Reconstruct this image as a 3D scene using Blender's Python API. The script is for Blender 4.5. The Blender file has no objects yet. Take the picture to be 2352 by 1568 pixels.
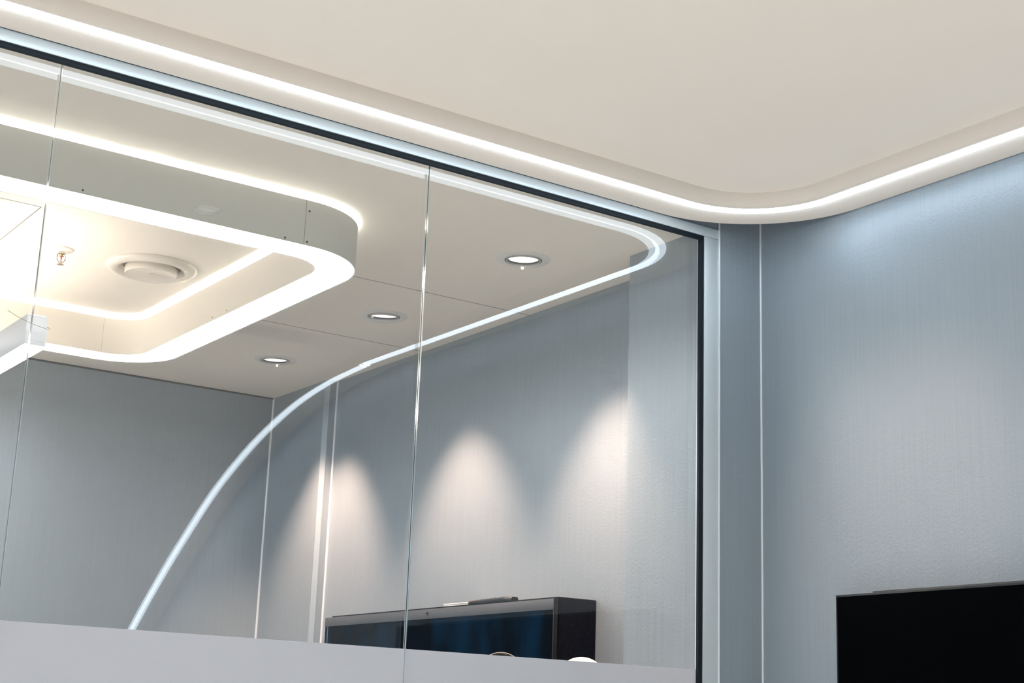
import bpy, bmesh, math, random
from mathutils import Vector, Matrix, Euler
random.seed(7)
C = bpy.context.scene.collection
PI = math.pi
H = 1.5                       # eye height: every height below is given relative to the camera and lifted by H

# ---------------------------------------------------------------- camera
cam_d = bpy.data.cameras.new('camera'); cam = bpy.data.objects.new('camera', cam_d); C.objects.link(cam)
cam_d.sensor_width = 36.0; cam_d.lens = 3482.58 / 2352 * 36.0
cam_d.clip_start = 0.02
WX = (0.82092352, -0.56993269, 0.03551467)      # camera right
WY = (0.17120243, 0.18631165, -0.9674594)       # camera down
WZ = (0.54476995, 0.80029038, 0.25052147)       # camera forward
cam.matrix_world = Matrix(((WX[0], -WY[0], -WZ[0], 0), (WX[1], -WY[1], -WZ[1], 0), (WX[2], -WY[2], -WZ[2], H), (0, 0, 0, 1)))
bpy.context.scene.camera = cam
# ---------------------------------------------------------------- world and exposure
w = bpy.data.worlds.new('world'); bpy.context.scene.world = w; w.use_nodes = True
w.node_tree.nodes['Background'].inputs[0].default_value = (0.86, 0.93, 1.0, 1)
w.node_tree.nodes['Background'].inputs[1].default_value = 0.9      # added soft fill, let in by leaving the left end open
vs = bpy.context.scene.view_settings
vs.view_transform = 'Standard'; vs.look = 'None'; vs.gamma = 1.0; vs.exposure = 0.0; vs.use_curve_mapping = False
LED_E, RING_E, RINGUP_E, LAMP_E, LAMPUP_E, LENS_E = 9.0, 19.0, 16.0, 24.0, 34.0, 2.6
SPOT_IN, SPOT_NEAR, SPOT_FILL = 80.0, 28.0, 340.0

# ---------------------------------------------------------------- materials
def mat(name, col, rough=0.5, metal=0.0, spec=0.5, emit=None, es=0.0):
    m = bpy.data.materials.new(name); m.use_nodes = True
    b = m.node_tree.nodes['Principled BSDF']
    b.inputs['Base Color'].default_value = (*col, 1); b.inputs['Roughness'].default_value = rough
    b.inputs['Metallic'].default_value = metal; b.inputs['Specular IOR Level'].default_value = spec
    if emit: b.inputs['Emission Color'].default_value = (*emit, 1); b.inputs['Emission Strength'].default_value = es
    return m
def nd(m, t, **k):
    n = m.node_tree.nodes.new(t)
    for a, v in k.items():
        if a in n.inputs: n.inputs[a].default_value = v
        else: setattr(n, a, v)
    return n
def lk(m, a, b): m.node_tree.links.new(a, b)
def bump(m, scales, dist=0.002):
    """scales: list of ((sx,sy,sz), noise scale, strength, detail)"""
    tc = nd(m, 'ShaderNodeTexCoord'); prev = None
    for sc, ns, st, det in scales:
        mp = nd(m, 'ShaderNodeMapping'); mp.inputs['Scale'].default_value = sc
        lk(m, tc.outputs['Object'], mp.inputs['Vector'])
        n = nd(m, 'ShaderNodeTexNoise'); n.inputs['Scale'].default_value = ns; n.inputs['Detail'].default_value = det
        lk(m, mp.outputs[0], n.inputs['Vector'])
        b = nd(m, 'ShaderNodeBump'); b.inputs['Strength'].default_value = st; b.inputs['Distance'].default_value = dist
        lk(m, n.outputs['Fac'], b.inputs['Height'])
        if prev: lk(m, prev.outputs[0], b.inputs['Normal'])
        prev = b
    lk(m, prev.outputs[0], m.node_tree.nodes['Principled BSDF'].inputs['Normal'])
def mottled(m, a, b, sc, ns, det=3, lo=0.35, hi=0.65):
    tc = nd(m, 'ShaderNodeTexCoord'); mp = nd(m, 'ShaderNodeMapping'); mp.inputs['Scale'].default_value = sc
    lk(m, tc.outputs['Object'], mp.inputs['Vector'])
    n = nd(m, 'ShaderNodeTexNoise'); n.inputs['Scale'].default_value = ns; n.inputs['Detail'].default_value = det
    lk(m, mp.outputs[0], n.inputs['Vector'])
    r = nd(m, 'ShaderNodeValToRGB')
    r.color_ramp.elements[0].position = lo; r.color_ramp.elements[0].color = (*a, 1)
    r.color_ramp.elements[1].position = hi; r.color_ramp.elements[1].color = (*b, 1)
    lk(m, n.outputs['Fac'], r.inputs[0]); lk(m, r.outputs[0], m.node_tree.nodes['Principled BSDF'].inputs['Base Color'])

M_wall = mat('metallic_wallpaper', (0.33, 0.392, 0.447), 0.42, 0.35, 0.5)
mottled(M_wall, (0.318, 0.378, 0.432), (0.338, 0.402, 0.458), (1, 1, 0.012), 260, 4)
bump(M_wall, [((1, 1, 0.02), 300, 0.12, 3), ((1, 1, 1), 170, 0.30, 3)], 0.0015)
M_ceil = mat('cream_plaster', (0.85, 0.80, 0.74), 0.7, 0, 0.3)
bump(M_ceil, [((1, 1, 1), 160, 0.05, 3)], 0.001)
M_ceil_in = mat('cream_ceiling_board', (0.86, 0.82, 0.76), 0.65, 0, 0.3)
bump(M_ceil_in, [((1, 1, 1), 220, 0.04, 2)], 0.001)
M_border = mat('textured_cream_border', (0.75, 0.70, 0.645), 0.65, 0, 0.3)
bump(M_border, [((1, 1, 1), 240, 0.30, 3)], 0.001)
M_seam = mat('grey_seam', (0.18, 0.17, 0.15), 0.8)
M_frame = mat('pale_blue_grey_aluminium', (0.66, 0.74, 0.79), 0.35, 0.3)
bump(M_frame, [((1, 1, 1), 60, 0.02, 1)], 0.001)
M_gasket = mat('black_rubber', (0.008, 0.015, 0.022), 0.5, 0, 0.2)
M_joint_d = mat('dark_glass_edge', (0.05, 0.07, 0.075), 0.1, 0.6)
M_joint_l = mat('polished_glass_edge', (0.75, 0.82, 0.84), 0.12, 0.85)
M_bead = mat('pale_sealant', (0.72, 0.77, 0.82), 0.3, 0.2)
M_led = mat('cool_white_led', (0.9, 0.95, 1), 0.5, emit=(0.76, 0.89, 1.0), es=LED_E)
M_floor = mat('light_grey_floor', (0.42, 0.41, 0.40), 0.4)
mottled(M_floor, (0.68, 0.655, 0.62), (0.74, 0.715, 0.68), (1, 1, 1), 6)
M_white = mat('white_enamel', (0.80, 0.76, 0.70), 0.22)
M_ring = mat('white_ring_skirt', (0.68, 0.69, 0.66), 0.5)
M_ring_e = mat('ring_diffuser', (1, 1, 1), 0.5, emit=(1.0, 0.97, 0.94), es=RING_E)
M_ring_u = mat('ring_uplight', (1, 1, 1), 0.5, emit=(1.0, 0.98, 0.95), es=RINGUP_E)
M_ring_ui = mat('ring_inner_uplight', (1, 1, 1), 0.5, emit=(1.0, 0.97, 0.93), es=RINGUP_E * 2.2)
M_screw = mat('dark_screw', (0.03, 0.05, 0.06), 0.4, 0.5)
M_lampbody = mat('pale_grey_anodised', (0.66, 0.70, 0.75), 0.4, 0.1)
bump(M_lampbody, [((1, 1, 1), 300, 0.02, 1)], 0.001)
M_lamp_e = mat('warm_diffuser', (1, 1, 1), 0.5, emit=(1.0, 0.84, 0.66), es=LAMP_E)
M_lamp_u = mat('warm_upper_diffuser', (1, 1, 1), 0.5, emit=(1.0, 0.86, 0.71), es=LAMPUP_E)
M_etch = mat('etched_lettering', (0.48, 0.52, 0.55), 0.4)
M_cord = mat('grey_cord', (0.25, 0.28, 0.30), 0.35)
M_flange = mat('satin_grey_flange', (0.74, 0.74, 0.73), 0.4)
M_gimbal = mat('satin_grey_gimbal', (0.55, 0.55, 0.53), 0.35)
M_dark = mat('black_recess', (0.012, 0.016, 0.02), 0.4)
M_baffle = mat('charcoal_baffle', (0.06, 0.075, 0.085), 0.35)
M_clip_glint = mat('bright_clip', (0.9, 0.86, 0.8), 0.15, 0.2, emit=(1.0, 0.85, 0.7), es=2.5)  # emission stands in for the lamp's glint on the clip
M_clip_off = mat('grey_clip', (0.6, 0.58, 0.55), 0.3, 0.3)
# faceted lamp lens: bright cells between dimmer facets
M_lens = bpy.data.materials.new('faceted_lamp_lens'); M_lens.use_nodes = True
_b = M_lens.node_tree.nodes['Principled BSDF']; _tc = nd(M_lens, 'ShaderNodeTexCoord')
_v = nd(M_lens, 'ShaderNodeTexVoronoi'); _v.inputs['Scale'].default_value = 210
_r = nd(M_lens, 'ShaderNodeValToRGB'); _r.color_ramp.elements[0].position = 0.15; _r.color_ramp.elements[1].position = 0.8
_r.color_ramp.elements[0].color = (1, 0.97, 0.94, 1); _r.color_ramp.elements[1].color = (0.20, 0.19, 0.19, 1)
lk(M_lens, _tc.outputs['Object'], _v.inputs['Vector']); lk(M_lens, _v.outputs['Distance'], _r.inputs[0])
lk(M_lens, _r.outputs[0], _b.inputs['Emission Color']); _b.inputs['Emission Strength'].default_value = LENS_E
_b.inputs['Base Color'].default_value = (0.8, 0.8, 0.8, 1)
M_brass = mat('copper_brass', (0.85, 0.45, 0.16), 0.25, 0.9)
M_steel = mat('polished_steel', (0.72, 0.68, 0.62), 0.18, 0.9)
M_bulb = mat('red_glass_bulb', (0.75, 0.04, 0.04), 0.1)
M_tv = mat('black_plastic', (0.006, 0.007, 0.009), 0.35)
M_screen = mat('black_screen', (0.0006, 0.0008, 0.0014), 0.3, 0, 0.02)
M_bezel = mat('dark_slate_bezel', (0.004, 0.010, 0.017), 0.3, 0, 0.2)
M_strip = mat('grey_anodised_strip', (0.10, 0.112, 0.13), 0.45, 0.1, 0.3)
M_inscreen = mat('deep_blue_screen', (0.002, 0.008, 0.02), 0.25, 0, 0.03)
mottled(M_inscreen, (0.001, 0.0035, 0.008), (0.002, 0.018, 0.045), (1, 1, 0.45), 9, 2, 0.45, 0.75)  # blue blotches imitate reflections, painted into the screen colour
M_speck = mat('speckled_black_casing', (0.006, 0.009, 0.016), 0.6, 0, 0.1)
mottled(M_speck, (0.003, 0.005, 0.011), (0.05, 0.06, 0.085), (1, 1, 1), 420, 1, 0.66, 0.8)
M_remote = mat('charcoal_remote', (0.02, 0.025, 0.032), 0.3)
M_button = mat('grey_button', (0.55, 0.55, 0.55), 0.4)
M_keys = mat('dark_grey_keys', (0.14, 0.14, 0.14), 0.4)
M_red = mat('red_button', (0.6, 0.06, 0.03), 0.4)
M_whitebox = mat('white_plastic', (0.85, 0.85, 0.84), 0.3)
M_globe = mat('opal_globe', (0.9, 0.86, 0.8), 0.3, emit=(1.0, 0.87, 0.74), es=0.55)
M_tan = mat('tan_grille', (0.45, 0.30, 0.22), 0.6)
bump(M_tan, [((1, 1, 1), 600, 0.5, 1)], 0.001)
# clear glass: straight-through transmission plus Fresnel mirror on both faces
M_glass = bpy.data.materials.new('clear_glass'); M_glass.use_nodes = True
nt = M_glass.node_tree; nt.nodes.remove(nt.nodes['Principled BSDF']); out = nt.nodes['Material Output']
tr = nt.nodes.new('ShaderNodeBsdfTransparent'); tr.inputs[0].default_value = (0.955, 0.960, 0.955, 1)
gl = nt.nodes.new('ShaderNodeBsdfGlossy'); gl.inputs['Roughness'].default_value = 0.0; gl.inputs[0].default_value = (1, 1, 1, 1)
mx = nt.nodes.new('ShaderNodeMixShader'); fr = nt.nodes.new('ShaderNodeFresnel')
geo = nt.nodes.new('ShaderNodeNewGeometry'); mi = nt.nodes.new('ShaderNodeMix')
mi.inputs[2].default_value = 1.52; mi.inputs[3].default_value = 1 / 1.52
nt.links.new(geo.outputs['Backfacing'], mi.inputs[0]); nt.links.new(mi.outputs[0], fr.inputs['IOR'])
nt.links.new(fr.outputs[0], mx.inputs[0]); nt.links.new(tr.outputs[0], mx.inputs[1]); nt.links.new(gl.outputs[0], mx.inputs[2])
nt.links.new(mx.outputs[0], out.inputs['Surface'])
# frosted film
M_film = bpy.data.materials.new('frosted_film'); M_film.use_nodes = True
nt = M_film.node_tree; nt.nodes.remove(nt.nodes['Principled BSDF']); out = nt.nodes['Material Output']
df = nt.nodes.new('ShaderNodeBsdfDiffuse'); df.inputs[0].default_value = (0.78, 0.81, 0.88, 1)
tl = nt.nodes.new('ShaderNodeBsdfTranslucent'); tl.inputs[0].default_value = (0.70, 0.725, 0.77, 1)
m1 = nt.nodes.new('ShaderNodeMixShader'); m1.inputs[0].default_value = 0.5
nt.links.new(df.outputs[0], m1.inputs[1]); nt.links.new(tl.outputs[0], m1.inputs[2]); nt.links.new(m1.outputs[0], out.inputs['Surface'])

# ---------------------------------------------------------------- builders
def setp(o, label=None, cat=None, group=None, kind=None):
    for k, v in (('label', label), ('category', cat), ('group', group), ('kind', kind)):
        if v: o[k] = v
    return o
def thing(name, loc, label=None, cat=None, group=None, kind=None):
    o = bpy.data.objects.new(name, None); C.objects.link(o); o.empty_display_size = 0.05
    o.location = (loc[0], loc[1], loc[2] + H); return setp(o, label, cat, group, kind)
def wloc(o):
    v = Vector(o.location)
    while o.parent: o = o.parent; v += Vector(o.location)
    return v
def finish(bm, name, m, parent=None, smooth=False, autos=None, origin=None):
    """verts in camera-height coordinates; lifted by H, made local to the parent"""
    off = Vector((0, 0, H))
    base = wloc(parent) if parent else (Vector((origin[0], origin[1], origin[2] + H)) if origin else Vector((0, 0, 0)))
    for v in bm.verts: v.co += off - base
    me = bpy.data.meshes.new(name); bm.to_mesh(me); bm.free()
    if not isinstance(m, (list, tuple)): m = [m]
    for q in m: me.materials.append(q)
    if smooth or autos:
        for p in me.polygons: p.use_smooth = True
    if autos:
        try: me.set_sharp_from_angle(angle=math.radians(autos))
        except Exception: pass
    o = bpy.data.objects.new(name, me); C.objects.link(o)
    if parent: o.parent = parent
    else: o.location = base
    return o
def box(bm, x0, x1, y0, y1, z0, z1, bev=0.0, seg=2, mi=0):
    t = bmesh.new()
    r = bmesh.ops.create_cube(t, size=1)
    for v in t.verts:
        v.co = Vector(((x0 + x1) / 2 + v.co.x * (x1 - x0), (y0 + y1) / 2 + v.co.y * (y1 - y0), (z0 + z1) / 2 + v.co.z * (z1 - z0)))
    if bev: bmesh.ops.bevel(t, geom=t.edges[:], offset=bev, segments=seg, affect='EDGES', profile=0.5)
    for f in t.faces: f.material_index = mi
    add(bm, t)
def add(bm, t, M=None):
    me = bpy.data.meshes.new('tmp')
    if M: bmesh.ops.transform(t, matrix=M, verts=t.verts)
    t.to_mesh(me); t.free(); bm.from_mesh(me); bpy.data.meshes.remove(me)
def bobj(name, m, dims, parent=None, bev=0.0, seg=2, autos=None):
    bm = bmesh.new(); box(bm, *dims, bev, seg); return finish(bm, name, m, parent, autos=autos or (40 if bev else None))
def lathe(bm, prof, c, n=64, M=None, sx=1, sy=1):
    """prof: list of (r, z); c: centre; M optional rotation about c"""
    t = bmesh.new(); rings = []
    for r, z in prof:
        if r < 1e-6: rings.append([t.verts.new((0, 0, z))])
        else: rings.append([t.verts.new((r * math.cos(2 * PI * i / n) * sx, r * math.sin(2 * PI * i / n) * sy, z)) for i in range(n)])
    for a, b in zip(rings, rings[1:]):
        for i in range(n):
            j = (i + 1) % n
            if len(a) == 1 and len(b) == 1: continue
            if len(a) == 1: t.faces.new((a[0], b[j], b[i]))
            elif len(b) == 1: t.faces.new((a[i], a[j], b[0]))
            else: t.faces.new((a[i], a[j], b[j], b[i]))
    bmesh.ops.recalc_face_normals(t, faces=t.faces)
    T = Matrix.Translation(Vector(c))
    if M: T = T @ M
    add(bm, t, T)
def tube(bm, pts, r, n=10, cap=True):
    pts = [Vector(p) for p in pts]; rings = []
    for i, p in enumerate(pts):
        d = (pts[min(i + 1, len(pts) - 1)] - pts[max(i - 1, 0)]).normalized()
        up = Vector((0, 0, 1)) if abs(d.z) < 0.9 else Vector((1, 0, 0))
        u = d.cross(up).normalized(); v = d.cross(u).normalized()
        rings.append([bm.verts.new(p + (u * math.cos(2 * PI * k / n) + v * math.sin(2 * PI * k / n)) * r) for k in range(n)])
    for a, b in zip(rings, rings[1:]):
        for k in range(n): bm.faces.new((a[k], a[(k + 1) % n], b[(k + 1) % n], b[k]))
    if cap: bm.faces.new(rings[0]); bm.faces.new(rings[-1][::-1])
def sweep(bm, rows, closed=False):
    """rows: list of vertex-position lists (one per path point)"""
    R = [[bm.verts.new(p) for p in row] for row in rows]
    n = len(R)
    for i in range(n if closed else n - 1):
        a, b = R[i], R[(i + 1) % n]
        for k in range(len(a) - 1): bm.faces.new((a[k], b[k], b[k + 1], a[k + 1]))

# ---------------------------------------------------------------- key planes
XR, YG, ZC = 2.508, 2.608, 1.20          # right wall, glass wall face, ceiling border underside
XL = -2.6                                 # open left end
XM, XP, XF, YB = 2.470, 2.335, 2.430, 5.158    # back room: wall, pier face, far wall face, back wall
FLOOR = -1.5
WALL_TOP = 1.62

# ---------------------------------------------------------------- large structure
bm = bmesh.new(); box(bm, XL - 0.3, 3.0, -2.6, 5.6, FLOOR - 0.1, FLOOR)
setp(finish(bm, 'floor', M_floor), kind='structure')
bm = bmesh.new(); box(bm, XR, XR + 0.2, -2.6, YG, FLOOR, WALL_TOP)
setp(finish(bm, 'wall_right', M_wall), kind='structure')
# wall strip between the window frame and the right wall, and the wall above the frame
bm = bmesh.new(); box(bm, 2.372, XR + 0.2, YG, YG + 0.028, FLOOR, WALL_TOP)
setp(finish(bm, 'wall_front', M_wall), kind='structure')
bm = bmesh.new(); box(bm, XL, 2.3718, YG + 0.004, YG + 0.028, ZC + 0.0005, WALL_TOP)
setp(finish(bm, 'wall_front_top', M_wall), kind='structure')
# back room walls
bm = bmesh.new(); box(bm, XM, XM + 0.2, YG + 0.0285, YB + 0.2, FLOOR, WALL_TOP)
setp(finish(bm, 'wall_right_rear', M_wall), kind='structure')
bm = bmesh.new(); box(bm, XP, XM - 0.0005, YG + 0.0285, 2.905, FLOOR, ZC)
setp(finish(bm, 'wall_pier', M_wall), kind='structure')
# far wall section, standing a little proud with a chamfered corner
bm = bmesh.new()
pts = [(XF, YB), (XF, 4.745), (XF + 0.012, 4.728), (XM - 0.0005, 4.722), (XM - 0.0005, YB)]
lo = [bm.verts.new((x, y, FLOOR)) for x, y in pts]; hi = [bm.verts.new((x, y, ZC)) for x, y in pts]
for i in range(len(pts)):
    j = (i + 1) % len(pts); bm.faces.new((lo[i], lo[j], hi[j], hi[i]))
bm.faces.new(lo[::-1]); bm.faces.new(hi); bmesh.ops.recalc_face_normals(bm, faces=bm.faces)
setp(finish(bm, 'wall_right_far', M_wall), kind='structure')
bm = bmesh.new(); box(bm, XL, XM - 0.0005, YB, YB + 0.2, FLOOR, WALL_TOP)
setp(finish(bm, 'wall_back', M_wall), kind='structure')
# structural slab over both rooms
bm = bmesh.new(); box(bm, XL, 2.72, -2.6, 5.4, WALL_TOP, WALL_TOP + 0.1)
setp(finish(bm, 'ceiling_slab', M_ceil_in), kind='structure')
# back room ceiling, boards with fine joints
bm = bmesh.new(); box(bm, XL, XM, YG + 0.0285, YB, ZC, ZC + 0.03)
ceil_r = setp(finish(bm, 'ceiling_rear', M_ceil_in), kind='structure')
# openings cut for the downlights and the air valve
bm = bmesh.new()
for hx, hy, hr in ((2.145, 3.112, 0.0492), (2.150, 3.846, 0.0492), (2.155, 4.588, 0.0492), (1.413, 3.838, 0.080)):
    bmesh.ops.create_cone(bm, cap_ends=True, segments=64, radius1=hr, radius2=hr, depth=0.1, matrix=Matrix.Translation((hx, hy, ZC)))
cut = finish(bm, 'cutter', M_ceil_in)
md = ceil_r.modifiers.new('holes', 'BOOLEAN'); md.object = cut; md.solver = 'EXACT'
bpy.context.view_layer.update()
nm = bpy.data.meshes.new_from_object(ceil_r.evaluated_get(bpy.context.evaluated_depsgraph_get()))
ceil_r.modifiers.clear(); ceil_r.data = nm
bpy.data.objects.remove(cut)
bm = bmesh.new()
box(bm, 1.69, XM, 3.5425, 3.5445, ZC - 0.0006, ZC + 0.0001); box(bm, XL, 1.013, 3.5425, 3.5445, ZC - 0.0006, ZC + 0.0001)
box(bm, 1.012, 1.0145, 3.5425, 4.14, ZC - 0.0006, ZC + 0.0001); box(bm, 1.69, XM, 4.140, 4.142, ZC - 0.0006, ZC + 0.0001)
setp(finish(bm, 'ceiling_joint', M_seam), kind='structure')
# sealant line, its shadow painted in as charcoal, along the tops of the rear walls
bm = bmesh.new(); box(bm, XL, XF, YB - 0.004, YB, ZC - 0.006, ZC - 0.0007)
setp(finish(bm, 'trim_1', M_baffle), kind='structure')
# sealant beads in the corners
def bead(name, x, y, r, z0=FLOOR, z1=ZC - 0.002):
    bm = bmesh.new(); rnd = random.Random(int(x * 1000))
    n = 60; tube(bm, [(x + rnd.uniform(-.0004, .0004), y, z0 + (z1 - z0) * i / n) for i in range(n + 1)], r, 8)
    setp(finish(bm, name, M_bead, smooth=True), kind='structure')
bead('trim_2', XR - 0.0008, YG - 0.0008, 0.0028, z1=1.33)
bead('trim_3', 2.372, YG, 0.0026, z1=1.33)
bead('trim_4', XF - 0.001, YB - 0.001, 0.005)
bead('trim_5', XM - 0.001, 4.721, 0.005)

# ---------------------------------------------------------------- front room ceiling: flat, then curving down behind the camera
ARC = [(3.2, 1.2), (0.95, 1.2), (0.83, 1.195), (0.57, 1.178), (0.324, 1.139), (0.082, 1.072), (-0.133, 0.991), (-0.356, 0.885),
       (-0.585, 0.745), (-0.822, 0.587), (-1.10, 0.378), (-1.38, 0.13), (-1.62, -0.14), (-1.82, -0.46), (-1.96, -0.82), (-2.02, -1.15), (-2.04, -1.5)]
def catmull(P, n=5):
    out = []
    for i in range(1, len(P) - 2):
        p0, p1, p2, p3 = [Vector(q) for q in P[i - 1:i + 3]]
        for k in range(n):
            t = k / n
            out.append(0.5 * ((2 * p1) + (-p0 + p2) * t + (2 * p0 - 5 * p1 + 4 * p2 - p3) * t * t + (-p0 + 3 * p1 - 3 * p2 + p3) * t ** 3))
    out.append(Vector(P[-2])); return out
CRV = catmull(ARC + [(-2.04, -1.9)])           # from y=.95 down to the floor
def arcpt(i, h):                               # point i of the curve lifted by h along its outward normal
    a = CRV[max(i - 1, 0)]; b = CRV[min(i + 1, len(CRV) - 1)]; t = (b - a).normalized()
    n = Vector((t.y, -t.x))
    if n.y < 0 and i < 3: n = -n
    n = Vector((-abs(n.x), abs(n.y)))
    p = CRV[i] + n * h
    return p.x, p.y
YS = CRV[0].x
def outline(d, h):
    """U-shaped line at distance d from the walls, h above the border underside"""
    P = []
    N = len(CRV)
    for i in range(N - 1, 0, -1): y, z = arcpt(i, h); P.append((XR - d, y, z))
    r = 0.325 - d; cx, cy = XR - 0.325, YG - 0.325
    P.append((XR - d, YS, ZC + h))
    for k in range(25): a = PI / 2 * k / 24; P.append((cx + r * math.cos(a), cy + r * math.sin(a), ZC + h))
    P.append((XL, YG - d, ZC + h))
    return P
def band(name, prof, m, parent=None, smooth=True, autos=50):
    L = [outline(d, h) for d, h in prof]
    bm = bmesh.new(); sweep(bm, [[l[i] for l in L] for i in range(len(L[0]))])
    bmesh.ops.recalc_face_normals(bm, faces=bm.faces)
    return finish(bm, name, m, parent, autos=autos)
LD0, LD1 = 0.083, 0.110
setp(band('ceiling_border', [(0.002, 0.30), (0.0012, 0.004), (0.003, 0.0), (LD0 - 0.002, 0.0), (LD0, 0.002), (LD0, 0.006)], M_border), kind='structure')
q = [(LD1, 0.006), (LD1, 0.001), (LD1 + 0.001, 0.0)] + [(LD1 + 0.001 + 0.022 * math.sin(a), 0.032 * (1 - math.cos(a))) for a in [PI / 2 * k / 8 for k in range(1, 9)]]
DI, HI = q[-1]
setp(band('ceiling_lip', q, M_border), kind='structure')
LDC, LDR = (LD0 + LD1) / 2, (LD1 - LD0) / 2
led = band('led_strip_light', [(LD0, 0.006)] + [(LDC - LDR * math.cos(a), 0.001 - 0.006 * math.sin(a)) for a in [PI * k / 6 for k in range(7)]] + [(LD1, 0.006)], M_led)
setp(led, 'long cool white light strip running round the cream ceiling edge above the glass', 'light strip')
# main ceiling field
bm = bmesh.new()
L = outline(DI, HI); N = len(CRV)
flat = L[N - 1:]
vs_ = [bm.verts.new(p) for p in flat] + [bm.verts.new((XL, YS, ZC + HI))]
bm.faces.new(vs_)
sweep(bm, [[(XR - DI, *arcpt(i, HI)), (XL, *arcpt(i, HI))] for i in range(1, N)])
bmesh.ops.remove_doubles(bm, verts=bm.verts, dist=1e-5)
bmesh.ops.recalc_face_normals(bm, faces=bm.faces)
setp(finish(bm, 'ceiling_front', M_ceil), kind='structure')

# ---------------------------------------------------------------- window_1: frame, gasket, panes
win = thing('window_1', (0, YG, FLOOR), kind='structure')
bobj('frame_header', M_frame, (XL, 2.3715, YG, YG + 0.028, 1.1765, ZC), win, 0.0008)
bobj('frame_jamb', M_frame, (2.3245, 2.3715, YG, YG + 0.028, FLOOR, 1.1757), win, 0.0008)
bobj('header_gasket', M_gasket, (XL, 2.3245, YG + 0.002, YG + 0.010, 1.1650, 1.1765), win, 0.001)
bobj('jamb_gasket', M_gasket, (2.3115, 2.3245, YG + 0.002, YG + 0.010, FLOOR, 1.1650), win, 0.001)
G0, G1 = YG + 0.0125, YG + 0.0255
seams = [1.556, 0.756, -0.044, -0.844, -1.644, -2.444]
xs = [2.3235] + seams
for a, b in zip(xs, xs[1:]):
    bm = bmesh.new(); x0, x1 = b + 0.0015, a - (0.0015 if a < 2.3 else 0)
    for y, s in ((G0, -1), (G1, 1)):
        v = [bm.verts.new(p) for p in ((x0, y, FLOOR), (x1, y, FLOOR), (x1, y, 1.17), (x0, y, 1.17))]
        bm.faces.new(v if s < 0 else v[::-1])
    pane = finish(bm, 'glass_pane', M_glass, win)
    if b > XL:
        bm = bmesh.new(); box(bm, x0 + 0.0004, x0 + 0.0010, G0 + 0.0002, G0 + 0.0045, FLOOR, 1.17); box(bm, x0 + 0.0004, x0 + 0.0010, G0 + 0.0075, G1 - 0.0025, FLOOR, 1.17)
        finish(bm, 'polished_edge', M_joint_l, pane)
        bm = bmesh.new(); box(bm, x0 + 0.0004, x0 + 0.0010, G0 + 0.0046, G0 + 0.0070, FLOOR, 1.17); finish(bm, 'dark_edge', M_joint_d, pane)
    bm = bmesh.new(); box(bm, x0, x1, G0 - 0.0009, G0 - 0.0003, FLOOR, 0.155); finish(bm, 'frosted_film', M_film, pane)

# ---------------------------------------------------------------- pendant ring light
def rrect(x0, x1, y0, y1, r, z, n=14):
    P = []
    for cx, cy, a0 in ((x1 - r, y1 - r, 0), (x0 + r, y1 - r, PI / 2), (x0 + r, y0 + r, PI), (x1 - r, y0 + r, 1.5 * PI)):
        for k in range(n + 1): a = a0 + PI / 2 * k / n; P.append((cx + r * math.cos(a), cy + r * math.sin(a), z))
    return P
RX0, RX1, RY0, RY1, RR, RW = -0.75, 1.690, 3.030, 4.490, 0.20, 0.100
RB, RT = 1.074, 1.184
def ringband(name, prof, m, parent):
    L = [rrect(RX0 + d, RX1 - d, RY0 + d, RY1 - d, RR - d, z) for d, z in prof]
    bm = bmesh.new(); sweep(bm, [[l[i] for l in L] for i in range(len(L[0]))], True)
    bmesh.ops.recalc_face_normals(bm, faces=bm.faces)
    return finish(bm, name, m, parent, autos=40)
ring = thing('ring_ceiling_light', ((RX0 + RX1) / 2, (RY0 + RY1) / 2, RB),
             'large rounded-rectangle ceiling light with grey-white skirt and glowing white underside', 'ceiling light')
so = ringband('outer_skirt', [(0, RB), (0, RT), (0.003, RT), (0.003, RB + 0.001), (0, RB)], M_ring, ring)
si = ringband('inner_skirt', [(RW, RB), (RW, RT), (RW - 0.003, RT), (RW - 0.003, RB + 0.001), (RW, RB)], M_ceil_in, ring)
ringband('diffuser', [(0.0031, RB + 0.001), (RW - 0.0031, RB + 0.001)], M_ring_e, ring)
ringband('top_plate', [(0.0031, RT - 0.014), (RW - 0.0031, RT - 0.014)], M_ring, ring)
ringband('uplight_strip', [(0.006, RT - 0.012), (0.014, RT - 0.012)], M_ring_u, ring)
ringband('uplight_strip', [(RW - 0.022, RT - 0.012), (RW - 0.006, RT - 0.012)], M_ring_ui, ring)
for x, y in ((0.3, RY0 + 0.05), (1.2, RY0 + 0.05), (RX1 - 0.05, 3.76), (1.1, RY1 - 0.05), (0.2, RY1 - 0.05)):
    bobj('ceiling_bracket', M_ring, (x - 0.012, x + 0.012, y - 0.012, y + 0.012, RT - 0.014, ZC), ring)
for x, z in ((0.949, 1.083), (1.424, 1.0815), (1.480, 1.083), (1.481, 1.158), (0.45, 1.083)):
    bm = bmesh.new(); lathe(bm, [(0, 0.0012), (0.0022, 0.0009), (0.0026, 0)], (x, RY0, z), 12, Matrix.Rotation(PI / 2, 4, 'X'))
    finish(bm, 'screw', M_screw, so)
for y, z in ((3.714, 1.0835), (3.809, 1.0835)):
    bm = bmesh.new(); lathe(bm, [(0, 0.0012), (0.0018, 0.0009), (0.002, 0)], (RX1 - RW, y, z), 12, Matrix.Rotation(-PI / 2, 4, 'Y'))
    finish(bm, 'screw', M_screw, si)
bobj('panel_joint', M_seam, (1.4715, 1.4725, RY0 - 0.0003, RY0 + 0.0002, RB, RT), so)
for x in (0.62, 1.484):
    bobj('panel_joint', M_button, (x, x + 0.0012, RY1 - RW - 0.0003, RY1 - RW + 0.0002, RB, RT), si)

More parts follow.
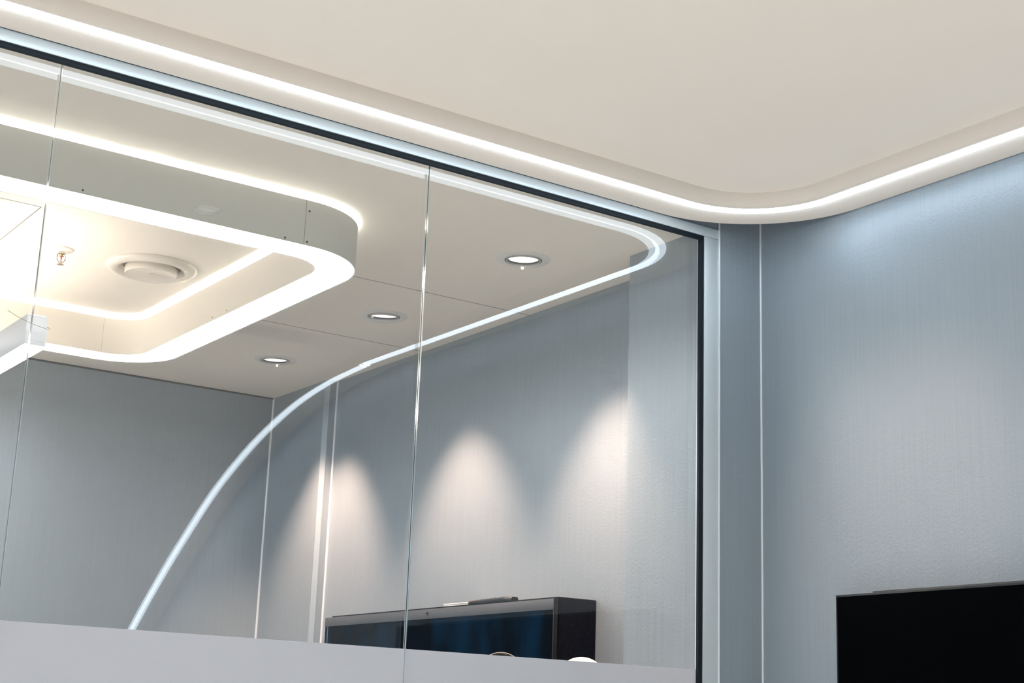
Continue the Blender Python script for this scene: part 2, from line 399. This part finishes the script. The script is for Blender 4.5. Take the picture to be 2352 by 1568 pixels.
# ---------------------------------------------------------------- linear pendant lamp
lamp = thing('linear_pendant_lamp', (1.033, 3.53, 0.850), 'pale grey bar-shaped pendant lamp glowing warm underneath, cut off at left edge', 'pendant lamp')
body = bobj('housing', M_lampbody, (1.0075, 1.0585, 3.530, 4.85, 0.853, 0.927), lamp, 0.0012)
bobj('upper_diffuser', M_lamp_u, (1.012, 1.054, 3.535, 4.845, 0.9265, 0.9285), lamp)
bobj('diffuser', M_lamp_e, (1.009, 1.057, 3.5305, 4.849, 0.8485, 0.8535), lamp, 0.0006)
for y in (4.15, 4.75):
    bm = bmesh.new(); tube(bm, [(1.033, y, 0.925), (1.033, y, ZC)], 0.0008, 6); finish(bm, 'suspension_wire', M_steel, lamp)
bm = bmesh.new()
cp = [(0.953, 3.505, 0.9200), (0.972, 3.504, 0.9105), (0.9845, 3.503, 0.9055), (1.000, 3.502, 0.9005), (1.0133, 3.502, 0.8969), (1.030, 3.502, 0.8938), (1.0445, 3.503, 0.8916),
      (1.052, 3.506, 0.8914), (1.0572, 3.510, 0.8930), (1.0595, 3.5165, 0.8965), (1.0592, 3.524, 0.9000), (1.0570, 3.5303, 0.9020)]
tube(bm, cp, 0.0007, 8)
finish(bm, 'cord', M_cord, lamp, smooth=True)
# unreadable maker's lettering on the end cap, built from small strokes
bm = bmesh.new()
GL = {'a': [(0, 0, 0, 1), (0, 1, 1, 0), (1, 0, 1, 1)], 'v': [(0, 1, .5, 0), (.5, 0, 1, 1)], 'l': [(0, 0, .5, 1), (.5, 1, 1, 0)], 'u': [(0, 1, 0, 0), (0, 0, 1, 0), (1, 0, 1, 1)], 'i': [(.5, 0, .5, 1)]}
x = 1.0225
for ch in 'ivvlulua':
    for a, b, c_, d_ in GL[ch]:
        p0 = Vector((x + a * 0.0022, 3.5297, 0.8625 + b * 0.0026)); p1 = Vector((x + c_ * 0.0022, 3.5297, 0.8625 + d_ * 0.0026))
        tube(bm, [p0, p1], 0.00022, 5)
    x += 0.0037
finish(bm, 'lettering', M_etch, body)

# ---------------------------------------------------------------- air valve
vent = thing('air_vent', (1.413, 3.838, ZC), 'round cream dish-shaped air vent in the ceiling inside the light ring', 'air vent')
bm = bmesh.new()
lathe(bm, [(0.123, 0), (0.1235, -0.003), (0.121, -0.008), (0.112, -0.014), (0.100, -0.0165), (0.090, -0.013), (0.083, -0.004), (0.080, 0.010), (0.079, 0.028)], (1.413, 3.838, ZC), 96)
finish(bm, 'outer_ring', M_white, vent, autos=40)
bm = bmesh.new(); lathe(bm, [(0.079, 0.028), (0, 0.028)], (1.413, 3.838, ZC), 64); finish(bm, 'throat', M_button, vent)
bm = bmesh.new()
lathe(bm, [(0.066, 0.0), (0.0700, -0.004), (0.0710, -0.010), (0.0705, -0.020), (0.068, -0.025), (0.060, -0.0225), (0.030, -0.0205), (0.007, -0.020), (0.0065, -0.0225), (0, -0.0225)], (1.413, 3.838, ZC), 80)
finish(bm, 'centre_disc', M_white, vent, autos=40)

# ---------------------------------------------------------------- sprinkler
SX, SY = 1.168, 3.847
spr = thing('fire_sprinkler', (SX, SY, ZC), 'small steel fire sprinkler with red bulb hanging under a white dish', 'sprinkler')
bm = bmesh.new(); lathe(bm, [(0.031, 0), (0.030, -0.0025), (0.024, -0.0055), (0.014, -0.007), (0.009, -0.0075), (0.0, -0.0075)], (SX, SY, ZC), 48); finish(bm, 'cover_plate', M_white, spr, autos=40)
bm = bmesh.new(); lathe(bm, [(0.0, -0.006), (0.0095, -0.0065), (0.0095, -0.0125), (0.008, -0.014), (0.0, -0.014)], (SX, SY, ZC), 6); finish(bm, 'threaded_body', M_steel, spr)
bm = bmesh.new()
for s in (-1, 1):
    tube(bm, [(SX + s * u, SY - s * u * 0.3, ZC + v) for u, v in ((0.0075, -0.013), (0.0100, -0.017), (0.0104, -0.024), (0.0092, -0.030), (0.006, -0.0345), (0.002, -0.037))], 0.0016, 8)
lathe(bm, [(0, -0.0315), (0.0028, -0.032), (0.0030, -0.0395), (0, -0.0395)], (SX, SY, ZC), 16)
finish(bm, 'yoke', M_steel, spr, smooth=True)
bm = bmesh.new(); lathe(bm, [(0, -0.0135), (0.003, -0.0145), (0.0060, -0.0190), (0.0062, -0.020), (0, -0.020)], (SX, SY, ZC), 20); finish(bm, 'copper_cap', M_brass, spr)
bm = bmesh.new(); lathe(bm, [(0, -0.0195), (0.0019, -0.0205), (0.0021, -0.025), (0.0012, -0.0285), (0.001, -0.032), (0, -0.032)], (SX, SY, ZC), 16); finish(bm, 'red_bulb', M_bulb, spr, smooth=True)
bm = bmesh.new(); lathe(bm, [(0, -0.0390), (0.004, -0.0392), (0.004, -0.0405), (0, -0.0405)], (SX, SY, ZC), 20)
for k in range(14):
    a = 2 * PI * k / 14; t = bmesh.new(); bmesh.ops.create_cube(t, size=1)
    bmesh.ops.transform(t, matrix=Matrix.Translation((SX, SY, ZC - 0.0402)) @ Matrix.Rotation(a, 4, 'Z') @ Matrix.Rotation(0.25, 4, 'Y') @ Matrix.Translation((0.0068, 0, 0)) @ Matrix.Diagonal((0.0066, 0.0019, 0.0007, 1)), verts=t.verts)
    add(bm, t)
finish(bm, 'deflector', M_steel, spr)
bm = bmesh.new(); lathe(bm, [(0, -0.0395), (0.0022, -0.0405), (0.0022, -0.0415), (0, -0.0420)], (SX, SY, ZC), 12); finish(bm, 'brass_screw', M_brass, spr)

# ---------------------------------------------------------------- recessed downlights
def spotlight(name, loc, aim, power, ang, blend, col, parent, rad=0.02):
    d = bpy.data.lights.new(name, 'SPOT'); d.energy = power; d.spot_size = math.radians(ang); d.spot_blend = blend
    d.color = col; d.shadow_soft_size = rad
    o = bpy.data.objects.new(name, d); C.objects.link(o)
    dirv = (Vector(aim) - Vector(loc)).normalized()
    o.rotation_euler = dirv.to_track_quat('-Z', 'Y').to_euler()
    o.location = Vector((loc[0], loc[1], loc[2] + H)) - wloc(parent); o.parent = parent
    return o
def downlight(x, y, zc, tilt, label, group='recessed downlights along the wall', R_=0.0705, rec=0.0):
    """rec: how far the lamp sits up inside the ceiling; tilt: Euler angles of the lamp in its rim"""
    t = thing('recessed_downlight', (x, y, zc), label, 'downlight', group)
    c = (x, y, zc); s = R_ / 0.0705
    def S(p): return [(a * s, b * s) for a, b in p]
    bm = bmesh.new(); lathe(bm, S([(0.0705, 0), (0.0700, -0.0012), (0.063, -0.0028), (0.0505, -0.0034), (0.0492, -0.0030), (0.0490, 0.0 if not rec else 0.004)]), c, 80); finish(bm, 'flange', M_flange, t, autos=35)
    bm = bmesh.new()
    if rec: lathe(bm, S([(0.0490, 0.004), (0.0490, 0.040), (0.0, 0.040)]), c, 64)
    else: lathe(bm, S([(0.0490, -0.0012), (0.036, -0.0010)]), c, 64)
    finish(bm, 'housing', M_dark, t)
    Rt = Euler(tilt if tilt else (0, 0, 0)).to_matrix().to_4x4()
    k = 1.0 if rec else 0.15
    bm = bmesh.new(); lathe(bm, S([(0.0452, 0.014 * k), (0.0455, -0.0020), (0.0447, -0.0040), (0.0425, -0.0036), (0.0420, -0.001)]), c, 80, Rt); gm = finish(bm, 'gimbal_ring', M_gimbal, t, autos=35)
    bm = bmesh.new(); lathe(bm, S([(0.0420, -0.0032), (0.0410, -0.0005), (0.0392, 0.0012 * k)]), c, 72, Rt); finish(bm, 'baffle', M_baffle, gm, autos=35)
    bm = bmesh.new(); lathe(bm, S([(0.0393, 0.0012 * k), (0.030, 0.0002 * k - 0.0002), (0.018, -0.0004 * k - 0.0004), (0.0, -0.0006 * k - 0.0006)]), c, 48, Rt); finish(bm, 'lens', M_lens, gm, smooth=True)
    return t
WARM = (1.0, 0.66, 0.485)
SOFTW = (1.0, 0.97, 0.92)
DL = [(2.145, 3.112, (0.05, -0.03, 0), 'grey-rimmed recessed downlight nearest the glass corner, largest of the three'),
      (2.150, 3.846, (0.10, -0.05, 0), 'recessed downlight tilted inside its rim, middle of the three beyond the glass'),
      (2.155, 4.588, (0.05, -0.03, 0), 'smallest recessed downlight, nearest the far corner of the back room')]
for i, (x, y, tl_, lab) in enumerate(DL):
    t = downlight(x, y, ZC, tl_, lab, rec=0.012)
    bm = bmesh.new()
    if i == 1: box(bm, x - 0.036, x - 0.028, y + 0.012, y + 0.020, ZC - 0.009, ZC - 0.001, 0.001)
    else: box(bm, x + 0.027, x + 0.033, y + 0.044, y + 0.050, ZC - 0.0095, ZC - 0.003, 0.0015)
    finish(bm, 'clip', M_clip_off if i == 1 else M_clip_glint, t)
    if i < 2: spotlight('lamp_beam', (x, y, ZC - 0.02), (x + 0.27, y, ZC - 1.0), SPOT_IN, 70, 0.8, WARM, t)
    else: spotlight('lamp_beam', (x, y, ZC - 0.02), (x + 0.25, y + 0.10, ZC - 1.0), SPOT_IN * 1.15, 74, 0.8, WARM, t)
t = downlight(1.372, 1.872, ZC + HI, None, 'recessed downlight in the cream front ceiling, only mirrored faintly in the glass', None, R_=0.053)
spotlight('lamp_beam', (1.40, 1.87, ZC + HI - 0.02), (2.5, 2.15, 0.50), SPOT_NEAR, 36, 1.0, WARM, t)
for k, (x, y) in enumerate(((-0.55, 1.9), (-1.45, 1.9), (-0.55, 0.95), (-1.45, 0.95), (0.25, 0.95), (-2.2, 1.4))):  # unseen downlights added to brighten the front room
    t = downlight(x, y, ZC + (HI if y > 0.96 else HI - 0.001), None, ['recessed downlight left of the mirrored one, nearest the glass wall', 'recessed downlight near the glass wall, second from the mirrored one', 'recessed downlight behind the first left one, farther from the glass', 'recessed downlight in the rear row, second from the left end', 'recessed downlight in the rear row, nearest the picture centre', 'recessed downlight nearest the open left end of the front room'][k], 'front room downlights')
    spotlight('lamp_beam', (x, y, ZC + HI - 0.03), (x + (1.2 if x > 0 else 1.7 if x > -1 else 2.3), y - 0.1, -1.5), SPOT_FILL, 56, 0.8, SOFTW, t, 0.04)
# ---------------------------------------------------------------- display in the front room (right wall)
tv = thing('wall_display', (XR, 1.70, -0.40), 'black flat screen on the blue-grey wall at lower right, nearest the camera', 'television')
bobj('casing', M_tv, (2.4545, 2.490, 1.085, 2.318, -0.395, 0.3130), tv, 0.002)
bobj('rear_module', M_tv, (2.490, XR, 1.15, 2.255, -0.34, 0.3235), tv, 0.002)
bobj('bezel', M_bezel, (2.4500, 2.4545, 1.080, 2.323, -0.40, 0.3150), tv, 0.0008)
bobj('screen', M_screen, (2.4494, 2.4501, 1.084, 2.3185, -0.396, 0.3105), tv)

# ---------------------------------------------------------------- display in the back room
dv = thing('deep_wall_display', (XM, 3.81, -0.36), 'deep black wall screen with a grey top strip, beyond the frosted glass', 'television')
bobj('casing', M_speck, (2.3450, XM, 3.190, 4.420, -0.36, 0.3485), dv, 0.0015)
fp = bobj('front_panel', M_tv, (2.3270, 2.3400, 3.183, 4.428, -0.36, 0.3420), dv, 0.001)
bobj('panel_spacer', M_dark, (2.3400, 2.3450, 3.200, 4.41, -0.35, 0.3380), dv)
bobj('top_strip', M_strip, (2.3250, 2.3272, 3.183, 4.428, 0.3140, 0.3420), fp, 0.0003)
bobj('screen_glass', M_inscreen, (2.3262, 2.3271, 3.186, 4.425, -0.36, 0.3138), fp)
bobj('side_trim', M_strip, (2.3258, 2.3271, 4.405, 4.4125, -0.36, 0.3138), fp)
bobj('camera_lens', M_dark, (2.3242, 2.3252, 3.7935, 3.8065, 0.3225, 0.3330), fp, 0.0004)
bm = bmesh.new(); lathe(bm, [(0, 0.0005), (0.0012, 0.0004), (0.0014, 0)], (2.3242, 3.800, 0.3245), 10, Matrix.Rotation(-PI / 2, 4, 'Y')); finish(bm, 'indicator', M_button, fp)
for k in range(-3, 5):
    if k == 0: continue
    bm = bmesh.new(); lathe(bm, [(0, 0.0004), (0.0006, 0.0003), (0.0007, 0)], (2.3250, 3.800 - k * 0.045, 0.3295), 8, Matrix.Rotation(-PI / 2, 4, 'Y'))
    finish(bm, 'microphone_hole', M_button, fp)
TOP = 0.3487
# remote control lying along the front edge of the display top
rc = thing('remote_control', (2.368, 3.500, TOP), 'dark grey remote control lying on top of the deep black screen', 'remote control')
bm = bmesh.new()
n = 14
prof = [(-1, 0.2), (-0.96, 0.0), (-0.6, -0.0), (0.6, 0.0), (0.96, 0.0), (1, 0.2), (1, 0.55), (0.92, 0.82), (0.7, 0.97), (0, 1.02), (-0.7, 0.97), (-0.92, 0.82), (-1, 0.55)]
rows = []
for k in range(n + 1):
    u = k / n; y = 3.640 - u * 0.215
    hh = 0.0125 * (0.80 + 0.38 * u); ww = 0.021
    e = min(u, 1 - u) * 12
    f = math.sqrt(max(0.0, 1 - (1 - min(1, e)) ** 2)); f = 0.55 + 0.45 * f
    rows.append([bm.verts.new((2.372 + px * ww * f, y, TOP + 0.0002 + pz * hh * (0.75 + 0.25 * f))) for px, pz in prof])
for a, b in zip(rows, rows[1:]):
    for i in range(len(prof)): j = (i + 1) % len(prof); bm.faces.new((a[i], a[j], b[j], b[i]))
bm.faces.new(rows[0][::-1]); bm.faces.new(rows[-1]); bmesh.ops.recalc_face_normals(bm, faces=bm.faces)
finish(bm, 'shell', M_remote, rc, autos=45)
for k in range(7):
    for s in (-1, 0, 1):
        y = 3.615 - k * 0.018; z = TOP + 0.0125 * (0.80 + 0.38 * (3.64 - y) / 0.215) * 0.99
        bm = bmesh.new(); box(bm, 2.372 + s * 0.010 - 0.003, 2.372 + s * 0.010 + 0.003, y - 0.005, y + 0.005, z, z + 0.0018, 0.0006, 1)
        finish(bm, 'button', M_red if (k == 0 and s == -1) else M_keys, rc)
ab = thing('white_plastic_box', (2.40, 3.70, TOP), 'thin white plastic box lying beside the remote on the black screen', 'plastic box')
bobj('lid', M_whitebox, (2.356, 2.425, 3.612, 3.765, TOP + 0.0050, TOP + 0.0085), ab, 0.001)
bobj('tray', M_whitebox, (2.357, 2.424, 3.613, 3.764, TOP + 0.0002, TOP + 0.0048), ab, 0.001)

# ---------------------------------------------------------------- globe lamp and round speaker, their tops just over the film
gx, gy, gz = 2.185, 2.872, 0.118
gb = thing('globe_floor_lamp', (gx, gy, FLOOR), 'white globe lamp, its top just above the film at the glass corner', 'floor lamp')
bm = bmesh.new(); lathe(bm, [(0, 0.018), (0.10, 0.016), (0.11, 0.008), (0.11, 0.0), (0, 0)], (gx, gy, FLOOR), 48); finish(bm, 'base', M_steel, gb, autos=40)
bm = bmesh.new(); tube(bm, [(gx, gy, FLOOR + 0.015), (gx, gy, gz - 0.058)], 0.009, 14); finish(bm, 'pole', M_steel, gb, smooth=True)
bm = bmesh.new(); lathe(bm, [(0.062 * math.sin(a), -0.062 * math.cos(a)) for a in [PI * k / 24 for k in range(25)]], (gx, gy, gz), 48); finish(bm, 'globe_shade', M_globe, gb, smooth=True)
bm = bmesh.new(); lathe(bm, [(0.016, -0.075), (0.020, -0.070), (0.022, -0.054), (0, -0.052)], (gx, gy, gz), 24); finish(bm, 'collar', M_steel, gb)
sx_, sy_, sz_ = 2.185, 3.205, 0.138
sp = thing('round_speaker', (sx_, sy_, FLOOR), 'round tan-faced speaker with thin black rim in front of the deep screen', 'speaker')
Rm = Matrix.Rotation(math.radians(-35), 4, 'Z') @ Matrix.Rotation(PI / 2, 4, 'X')
bm = bmesh.new(); lathe(bm, [(0.050, 0.010), (0.0555, 0.013), (0.0585, 0.010), (0.0590, 0.0), (0.056, -0.030), (0.04, -0.040), (0, -0.040)], (sx_, sy_, sz_), 64, Rm); finish(bm, 'rim', M_tv, sp, autos=40)
bm = bmesh.new(); lathe(bm, [(0.0580, 0.0120), (0.0592, 0.0128), (0.0600, 0.0115), (0.0592, 0.0100)], (sx_, sy_, sz_), 64, Rm); finish(bm, 'edge_ring', M_gimbal, sp, smooth=True)
bm = bmesh.new(); lathe(bm, [(0.050, 0.009), (0.035, 0.012), (0, 0.013)], (sx_, sy_, sz_), 48, Rm); finish(bm, 'grille', M_tan, sp, smooth=True)
bm = bmesh.new(); tube(bm, [(sx_, sy_ + 0.02, FLOOR + 0.012), (sx_, sy_ + 0.02, sz_ - 0.045)], 0.010, 12); finish(bm, 'pole', M_tv, sp, smooth=True)
bm = bmesh.new(); lathe(bm, [(0, 0.014), (0.11, 0.012), (0.12, 0.0), (0, 0)], (sx_, sy_ + 0.02, FLOOR), 40); finish(bm, 'base', M_tv, sp, autos=40)
